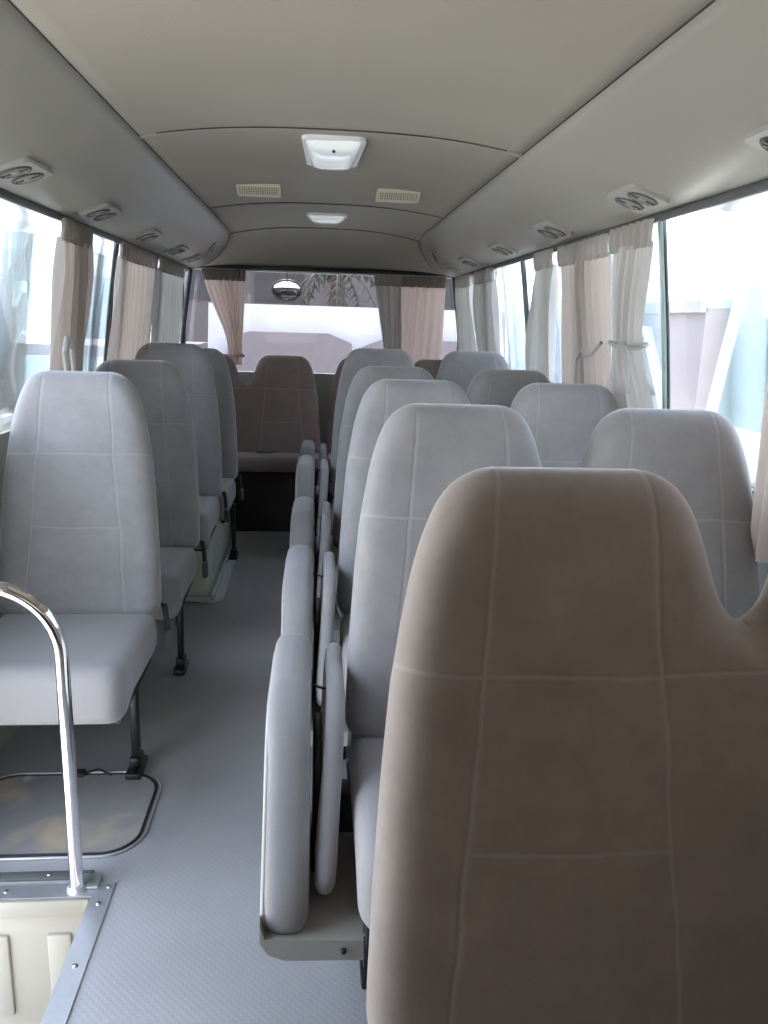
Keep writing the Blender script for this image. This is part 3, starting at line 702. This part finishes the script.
# right wheel arch, hidden by the seats but holding the last double seat: same cover mirrored
# folding aisle seats
def make_jump():
    root = empty('folding_seat')
    shear = math.atan2(.28, .43)
    def lay(bm, x):   # slab (u=y, v=z, thickness x) sheared so that the top stands farther back
        for v in bm.verts:
            u, t, h = v.co.x, v.co.y, v.co.z
            v.co = Vector((x+t, u + (h)*math.tan(shear)*.95, h))
    bm = pad_mesh(.36, .37, .040, .035, .07, 2.6, .004); lay(bm, -.100)
    xform(bm, Matrix.Translation((0, .215, .440))); link('cushion', bm, M['fabric'], root, sharp=180)
    bm = pad_mesh(.32, .31, .018, .018, .06, 2.2, .002); lay(bm, -.018); [setattr(v.co, 'x', v.co.x+.07*v.co.z-.004) for v in bm.verts]
    xform(bm, Matrix.Translation((0, .225, .455))); link('folded_backrest', bm, M['fabric'], root, sharp=180)
    bm = pad_mesh(.35, .345, .006, .006, .075, 2, 0, 20, 20); lay(bm, -.138)
    xform(bm, Matrix.Translation((0, .212, .418))); o = link('shell', bm, M['vinyl_side'], root, sharp=60); o['label'] = 'beige vinyl outer shell'
    bm = bmesh.new(); prism(bm, [(-.143, .30), (-.143, .262), (-.128, .238), (-.10, .226), (.035, .222), (.035, .262), (-.135, .27)], -.055, .34, 'y'); bevel_all(bm, .008, 3, 25); o = link('bottom_tray', bm, M['greyplastic_light'], root); o['label'] = 'grey plastic tray under the folded cushion'
    bm = bmesh.new(); bmesh.ops.create_uvsphere(bm, u_segments=10, v_segments=6, radius=.006, matrix=Matrix.Translation((-.0, -.056, .243))); link('screw', bm, M['darkplastic'], root)
    bm = bmesh.new(); box(bm, (-.045, .22, .38), (.022, .20, .24), .006); box(bm, (.015, .24, .33), (.05, .06, .09), .006); link('hinge_bracket', bm, M['black'], root)
    bm = bmesh.new(); tube(bm, [(-.070, .26, .595), (-.04, .25, .588), (-.015, .26, .58)], .0025, 6); link('strap', bm, M['belt_web'], root)
    return root
pj = make_jump()
jl = ['nearest folded aisle seat, upright grey cushion with rounded light top', 'folded grey aisle seat, second from the viewer', 'folded grey aisle seat, third from the viewer', 'folded grey aisle seat, fourth from the viewer, slightly higher', 'folded grey aisle seat, farthest, beside the rear bench']
for i, (y, dz, lab) in enumerate(zip((1.68, 2.40, 3.10, 3.85, 4.78), (0, 0, 0, .042, -.02), jl)):
    o = pj if i == 0 else copy_tree(pj); o.location = (.012, y-.455, dz); tag(o, lab, 'folding seat', 'folded aisle seats along the right row')
    bm = bmesh.new(); box(bm, (.022, .30, .12-dz/2), (.022, .03, .23+dz), .004); box(bm, (.022, .30, .012-dz), (.045, .10, .022), .005); link('leg', bm, M['black'], o)

# rear bench: two double backs, one base each
def make_bench(lab, x):
    root = empty('rear_bench', (x, 5.06, 0)); tag(root, lab, 'bench', 'rear bench halves')
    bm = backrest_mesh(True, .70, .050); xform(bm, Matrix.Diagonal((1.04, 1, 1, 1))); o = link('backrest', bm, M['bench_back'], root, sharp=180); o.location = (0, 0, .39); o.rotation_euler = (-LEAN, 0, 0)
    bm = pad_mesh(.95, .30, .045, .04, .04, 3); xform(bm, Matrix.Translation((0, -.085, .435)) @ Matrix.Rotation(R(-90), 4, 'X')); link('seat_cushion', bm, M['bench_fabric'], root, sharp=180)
    bm = bmesh.new(); box(bm, (0, .02, .195), (.94, .36, .39), .01); link('bench_base', bm, M['bench_base'], root)
    return root
make_bench('left half of the shade-browned rear bench at the end of the aisle', -.484); make_bench('right half of the rear bench, mostly behind the right row', .496)
bm = bmesh.new(); box(bm, (-.36, 4.99, .492), (.10, .05, .012), .004, 3); box(bm, (-.30, 5.0, .497), (.05, .04, .01), .004, 3); bb = link('belt_buckle', bm, M['belt']); tag(bb, 'dark seat belt end lying on the rear bench', 'seat belt')

ds = copy_tree(proto); ds.location = (.62, -.10, 0); tag(ds, "driver's single seat added unseen behind the viewer to shade the nearest seat, facing the windscreen", 'seat')  # two unseen seats added here to shade the nearest double seat
ds2 = copy_tree(proto); ds2.location = (.12, -.62, 0); tag(ds2, 'unseen single seat added to shade the nearest seat, beside the dashboard behind the viewer', 'seat')
# ------------------------------------------------------------ chrome rail by the step well
rail = empty('grab_rail', (-.583, 1.652, .004)); tag(rail, 'bent chrome grab rail standing by the step well', 'grab rail')
bm = bmesh.new(); pts = [(0, 0, 0), (0, 0, .2), (0, 0, .45), (0, 0, .58)] + [(-.155+.155*math.cos(a), 0, .58+.155*math.sin(a)) for a in [R(8*i) for i in range(1, 12)]] + [(-.25, 0, .735), (-.38, 0, .735)]
tube(bm, pts, .0155, 20); link('tube', bm, M['chrome'], rail)
bm = bmesh.new(); bmesh.ops.create_cone(bm, cap_ends=True, segments=24, radius1=.024, radius2=.019, depth=.012, matrix=Matrix.Translation((0, 0, .006))); box(bm, (.012, .02, .004), (.07, .05, .006), .002); link('foot_plate', bm, M['alu'], rail)

# ------------------------------------------------------------ outside
bm = bmesh.new(); quad(bm, -60, 60, -60, 60, -.82); tag(link('ground', bm, M['ground'], smooth=False), 'pale sunlit yard ground outside', 'ground', kind='structure')
M['vwhite'] = new_mat('van_white', (.86, .87, .87), .35); M['vglass'] = new_mat('van_glass', (.29, .36, .38), .15); M['vteal'] = new_mat('van_teal', (.50, .60, .60), .4)
M['vmauve'] = new_mat('van_mauve', (.19, .17, .172), .35); M['pinkbox'] = new_mat('tipper_body', (.22, .18, .18), .6, var=(2, (.19, .155, .155), .4, .6)); M['tyre'] = new_mat('tyre', (.03, .03, .03), .7)
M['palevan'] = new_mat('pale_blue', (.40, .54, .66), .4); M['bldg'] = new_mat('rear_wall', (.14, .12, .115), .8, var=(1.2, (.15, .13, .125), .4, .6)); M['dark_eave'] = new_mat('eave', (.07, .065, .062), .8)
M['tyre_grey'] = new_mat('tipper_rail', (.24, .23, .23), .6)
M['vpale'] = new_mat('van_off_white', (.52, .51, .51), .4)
M['leaf'] = new_mat('palm_leaf', (.045, .05, .03), .7); M['trunk'] = new_mat('palm_trunk', (.09, .07, .055), .9)
def vehicle(name, label, cat, prof, x0, x1, mat, wins, wheels, extra=None):
    o = empty(name, ((x0+x1)/2, sum(p[0] for p in prof)/len(prof), -.82)); tag(o, label, cat); T = Matrix.Translation(-o.location)
    bm = bmesh.new(); prism(bm, prof, x0, x1, 'x'); bevel_all(bm, .06, 3, 20); xform(bm, T); link('body', bm, mat, o)
    for (kind, poly, a, b, mt) in wins:
        bm = bmesh.new(); prism(bm, poly, a, b, kind); xform(bm, T); link('side_glass' if kind == 'x' else 'panel', bm, mt, o, smooth=False)
    for (x, y, r) in wheels:
        bm = bmesh.new(); bmesh.ops.create_cone(bm, cap_ends=True, segments=28, radius1=r, radius2=r, depth=.22, matrix=Matrix.Translation((x, y, -.82+r)) @ Matrix.Rotation(R(90), 4, 'Y')); bevel_all(bm, .03, 2, 50); xform(bm, T); link('wheel', bm, M['tyre'], o)
    return o
def ytaper(poly): return poly
# left: white van with a raked windscreen, pale teal bus past it
vehicle('parked_van', 'white van with raked windscreen parked close outside the left windows', 'van',
        [(4.2, -.5), (9.9, -.5), (9.95, .25), (9.25, .55), (8.55, 1.98), (8.3, 2.08), (4.2, 2.08)], -5.2, -3.22, M['vwhite'],
        [('x', [(6.9, .62), (8.95, .62), (8.38, 1.85), (6.9, 1.85)], -3.24, -3.205, M['vglass']), ('x', [(4.5, .62), (6.7, .62), (6.7, 1.85), (4.5, 1.85)], -3.24, -3.205, M['vglass'])], [(-3.3, 5.2, .36), (-3.3, 8.8, .36), (-5.1, 5.2, .36), (-5.1, 8.8, .36)])
vehicle('parked_bus', 'pale teal bus parked beyond the white van', 'bus',
        [(11.6, -.5), (18.5, -.5), (18.5, 2.35), (11.9, 2.35), (11.6, 2.1)], -6.2, -3.95, M['vteal'],
        [('x', [(12.2, .7), (13.3, .7), (13.3, 1.95), (12.2, 1.95)], -3.97, -3.93, M['vwhite']), ('x', [(13.6, .7), (18, .7), (18, 1.95), (13.6, 1.95)], -3.97, -3.93, M['vglass'])], [(-4.05, 13, .42), (-4.05, 17, .42)])
# right: white van, tipper bed, pale blue truck
vehicle('parked_van', 'white van with wide windscreen pillar outside the nearest right window', 'van',
        [(1.5, -.5), (7.6, -.5), (7.6, .15), (6.95, .45), (6.55, 1.98), (6.3, 2.1), (1.5, 2.1)], 3.42, 5.4, M['vwhite'],
        [('x', [(4.4, .55), (6.68, .55), (6.34, 1.86), (4.4, 1.86)], 3.40, 3.44, M['vglass']), ('x', [(1.7, .55), (4.2, .55), (4.2, 1.86), (1.7, 1.86)], 3.40, 3.44, M['vglass'])], [(3.5, 2.6, .36), (3.5, 6.3, .36)])
tp_ = vehicle('tipper_truck', 'faded pinkish tipper bed with a diagonal strut outside the right windows', 'truck',
        [(8.2, -.2), (10.6, -.2), (10.75, 1.55), (8.2, 1.55)], 3.95, 6.2, M['pinkbox'],
        [('x', [(8.35, -.1), (8.55, -.1), (9.75, 1.35), (9.55, 1.35)], 3.90, 3.95, M['vwhite']), ('x', [(8.2, 1.5), (10.75, 1.5), (10.75, 1.62), (8.2, 1.62)], 3.88, 3.96, M['tyre_grey'])], [(4.1, 8.8, .45), (4.1, 10.2, .45)])
vehicle('box_truck', 'pale blue box truck far outside the right windows', 'truck',
        [(14.5, -.3), (22, -.3), (22, 1.9), (14.5, 1.9)], 5.2, 7.8, M['palevan'], [('x', [(14.7, 1.0), (15.6, 1.0), (15.6, 1.6), (14.7, 1.6)], 5.15, 5.2, M['vglass'])], [(5.3, 16, .45), (5.3, 20, .45)])
# rear: white topped van facing the rear window, dark car, shaded building with eave and palm
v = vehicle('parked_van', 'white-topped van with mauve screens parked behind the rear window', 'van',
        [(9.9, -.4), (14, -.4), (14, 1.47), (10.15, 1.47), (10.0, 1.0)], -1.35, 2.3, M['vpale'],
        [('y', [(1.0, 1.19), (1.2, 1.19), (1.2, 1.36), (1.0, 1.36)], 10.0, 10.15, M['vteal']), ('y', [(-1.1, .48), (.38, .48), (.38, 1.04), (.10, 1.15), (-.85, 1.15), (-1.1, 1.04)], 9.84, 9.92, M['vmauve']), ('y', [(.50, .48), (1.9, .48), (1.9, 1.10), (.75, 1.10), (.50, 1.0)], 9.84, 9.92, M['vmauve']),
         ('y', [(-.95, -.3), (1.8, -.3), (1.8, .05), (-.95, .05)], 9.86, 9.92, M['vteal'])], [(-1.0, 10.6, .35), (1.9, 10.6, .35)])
vehicle('parked_car', 'dark-windowed car at the left behind the rear window', 'car',
        [(8.2, -.55), (12, -.55), (12, .2), (11.3, .35), (10.8, .98), (8.6, .98), (8.2, .4)], -3.15, -1.45, M['vmauve'],
        [('y', [(-3.0, .45), (-1.6, .45), (-1.72, .88), (-2.9, .88)], 8.16, 8.32, M['vglass'])], [(-1.56, 9, .33), (-1.56, 11.2, .33)])
bl = empty('building', (1, 20, -.82)); tag(bl, 'shaded brown grey building far behind the rear window', 'building')
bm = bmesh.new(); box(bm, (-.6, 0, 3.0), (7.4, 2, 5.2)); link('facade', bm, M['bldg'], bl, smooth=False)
bm = bmesh.new(); box(bm, (-.6, -1.3, 3.9), (7.4, .8, .5)); link('eave', bm, M['dark_eave'], bl, smooth=False)
bm = bmesh.new()
for x in (-3.6, -1.9, 1.6): box(bm, (x, -1.02, 2.9), (1.1, .06, .8))
link('shutter', bm, M['dark_eave'], bl, smooth=False)
# palm
pm = empty('palm_tree', (.35, 16.2, -.82)); tag(pm, 'dark drooping palm seen through the rear window', 'tree')
bm = bmesh.new(); tube(bm, [(0, 0, 0), (.05, 0, 1.5), (0, 0, 3.1)], [.20, .15, .14], 12); link('trunk', bm, M['trunk'], pm)
bm = bmesh.new()
for kx in range(18):
    a = 2*math.pi*kx/18+rnd.uniform(-.15, .15); L = rnd.uniform(1.0, 1.5); up_ = rnd.uniform(.1, .7); pv = None
    sp = [Vector((math.cos(a)*L*t, math.sin(a)*L*t, 3.05+up_*t*1.2-1.5*t*t)) for t in [i/9 for i in range(10)]]
    for i in range(9):
        d = (sp[i+1]-sp[i]).normalized(); sd = d.cross(Vector((0, 0, 1))).normalized()
        for s in (-1, 1):
            l_ = .34*(1-.5*i/9); p = sp[i]; tip = p+sd*s*l_*.7+d*l_*.4-Vector((0, 0, l_*.5))
            bm.faces.new([bm.verts.new(q) for q in (p, p+d*.07, tip, p-d*.0+Vector((0, 0, -.02)))])
    tube(bm, sp, .014, 5)
link('frond', bm, M['leaf'], pm)
# outside convex mirror at the rear window
mr = empty('rear_mirror', (-.255, 5.80, 1.50)); tag(mr, 'round convex mirror with black rim hung outside the rear window', 'mirror')
bm = bmesh.new(); P = []
for i in range(9):
    r_ = i/8; P.append([(math.cos(a)*.098*r_, -.022*(1-r_*r_), math.sin(a)*(.072 if math.sin(a) < 0 else .062)*r_) for a in [2*math.pi*j/32 for j in range(33)]])
grid_mesh(bm, P); bmesh.ops.remove_doubles(bm, verts=bm.verts, dist=1e-5); link('mirror_face', bm, M['mirror'], mr, sharp=80)
bm = bmesh.new(); pts = [(math.cos(a)*.10, .002, math.sin(a)*(.074 if math.sin(a) < 0 else .064)) for a in [2*math.pi*j/32 for j in range(34)]]; tube(bm, pts, .008, 8, False)
P = []
for i in range(7):
    r_ = i/6; P.append([(math.cos(a)*.10*r_, .035*(1-r_*r_)+.004, math.sin(a)*(.074 if math.sin(a) < 0 else .064)*r_) for a in [2*math.pi*j/32 for j in range(33)]])
grid_mesh(bm, P); link('rim', bm, M['darkplastic'], mr)
bm = bmesh.new(); tube(bm, [(0, .03, .04), (0, .03, .13), (0, -.05, .24), (0, -.22, .27)], .007, 8); link('arm', bm, M['darkplastic'], mr)
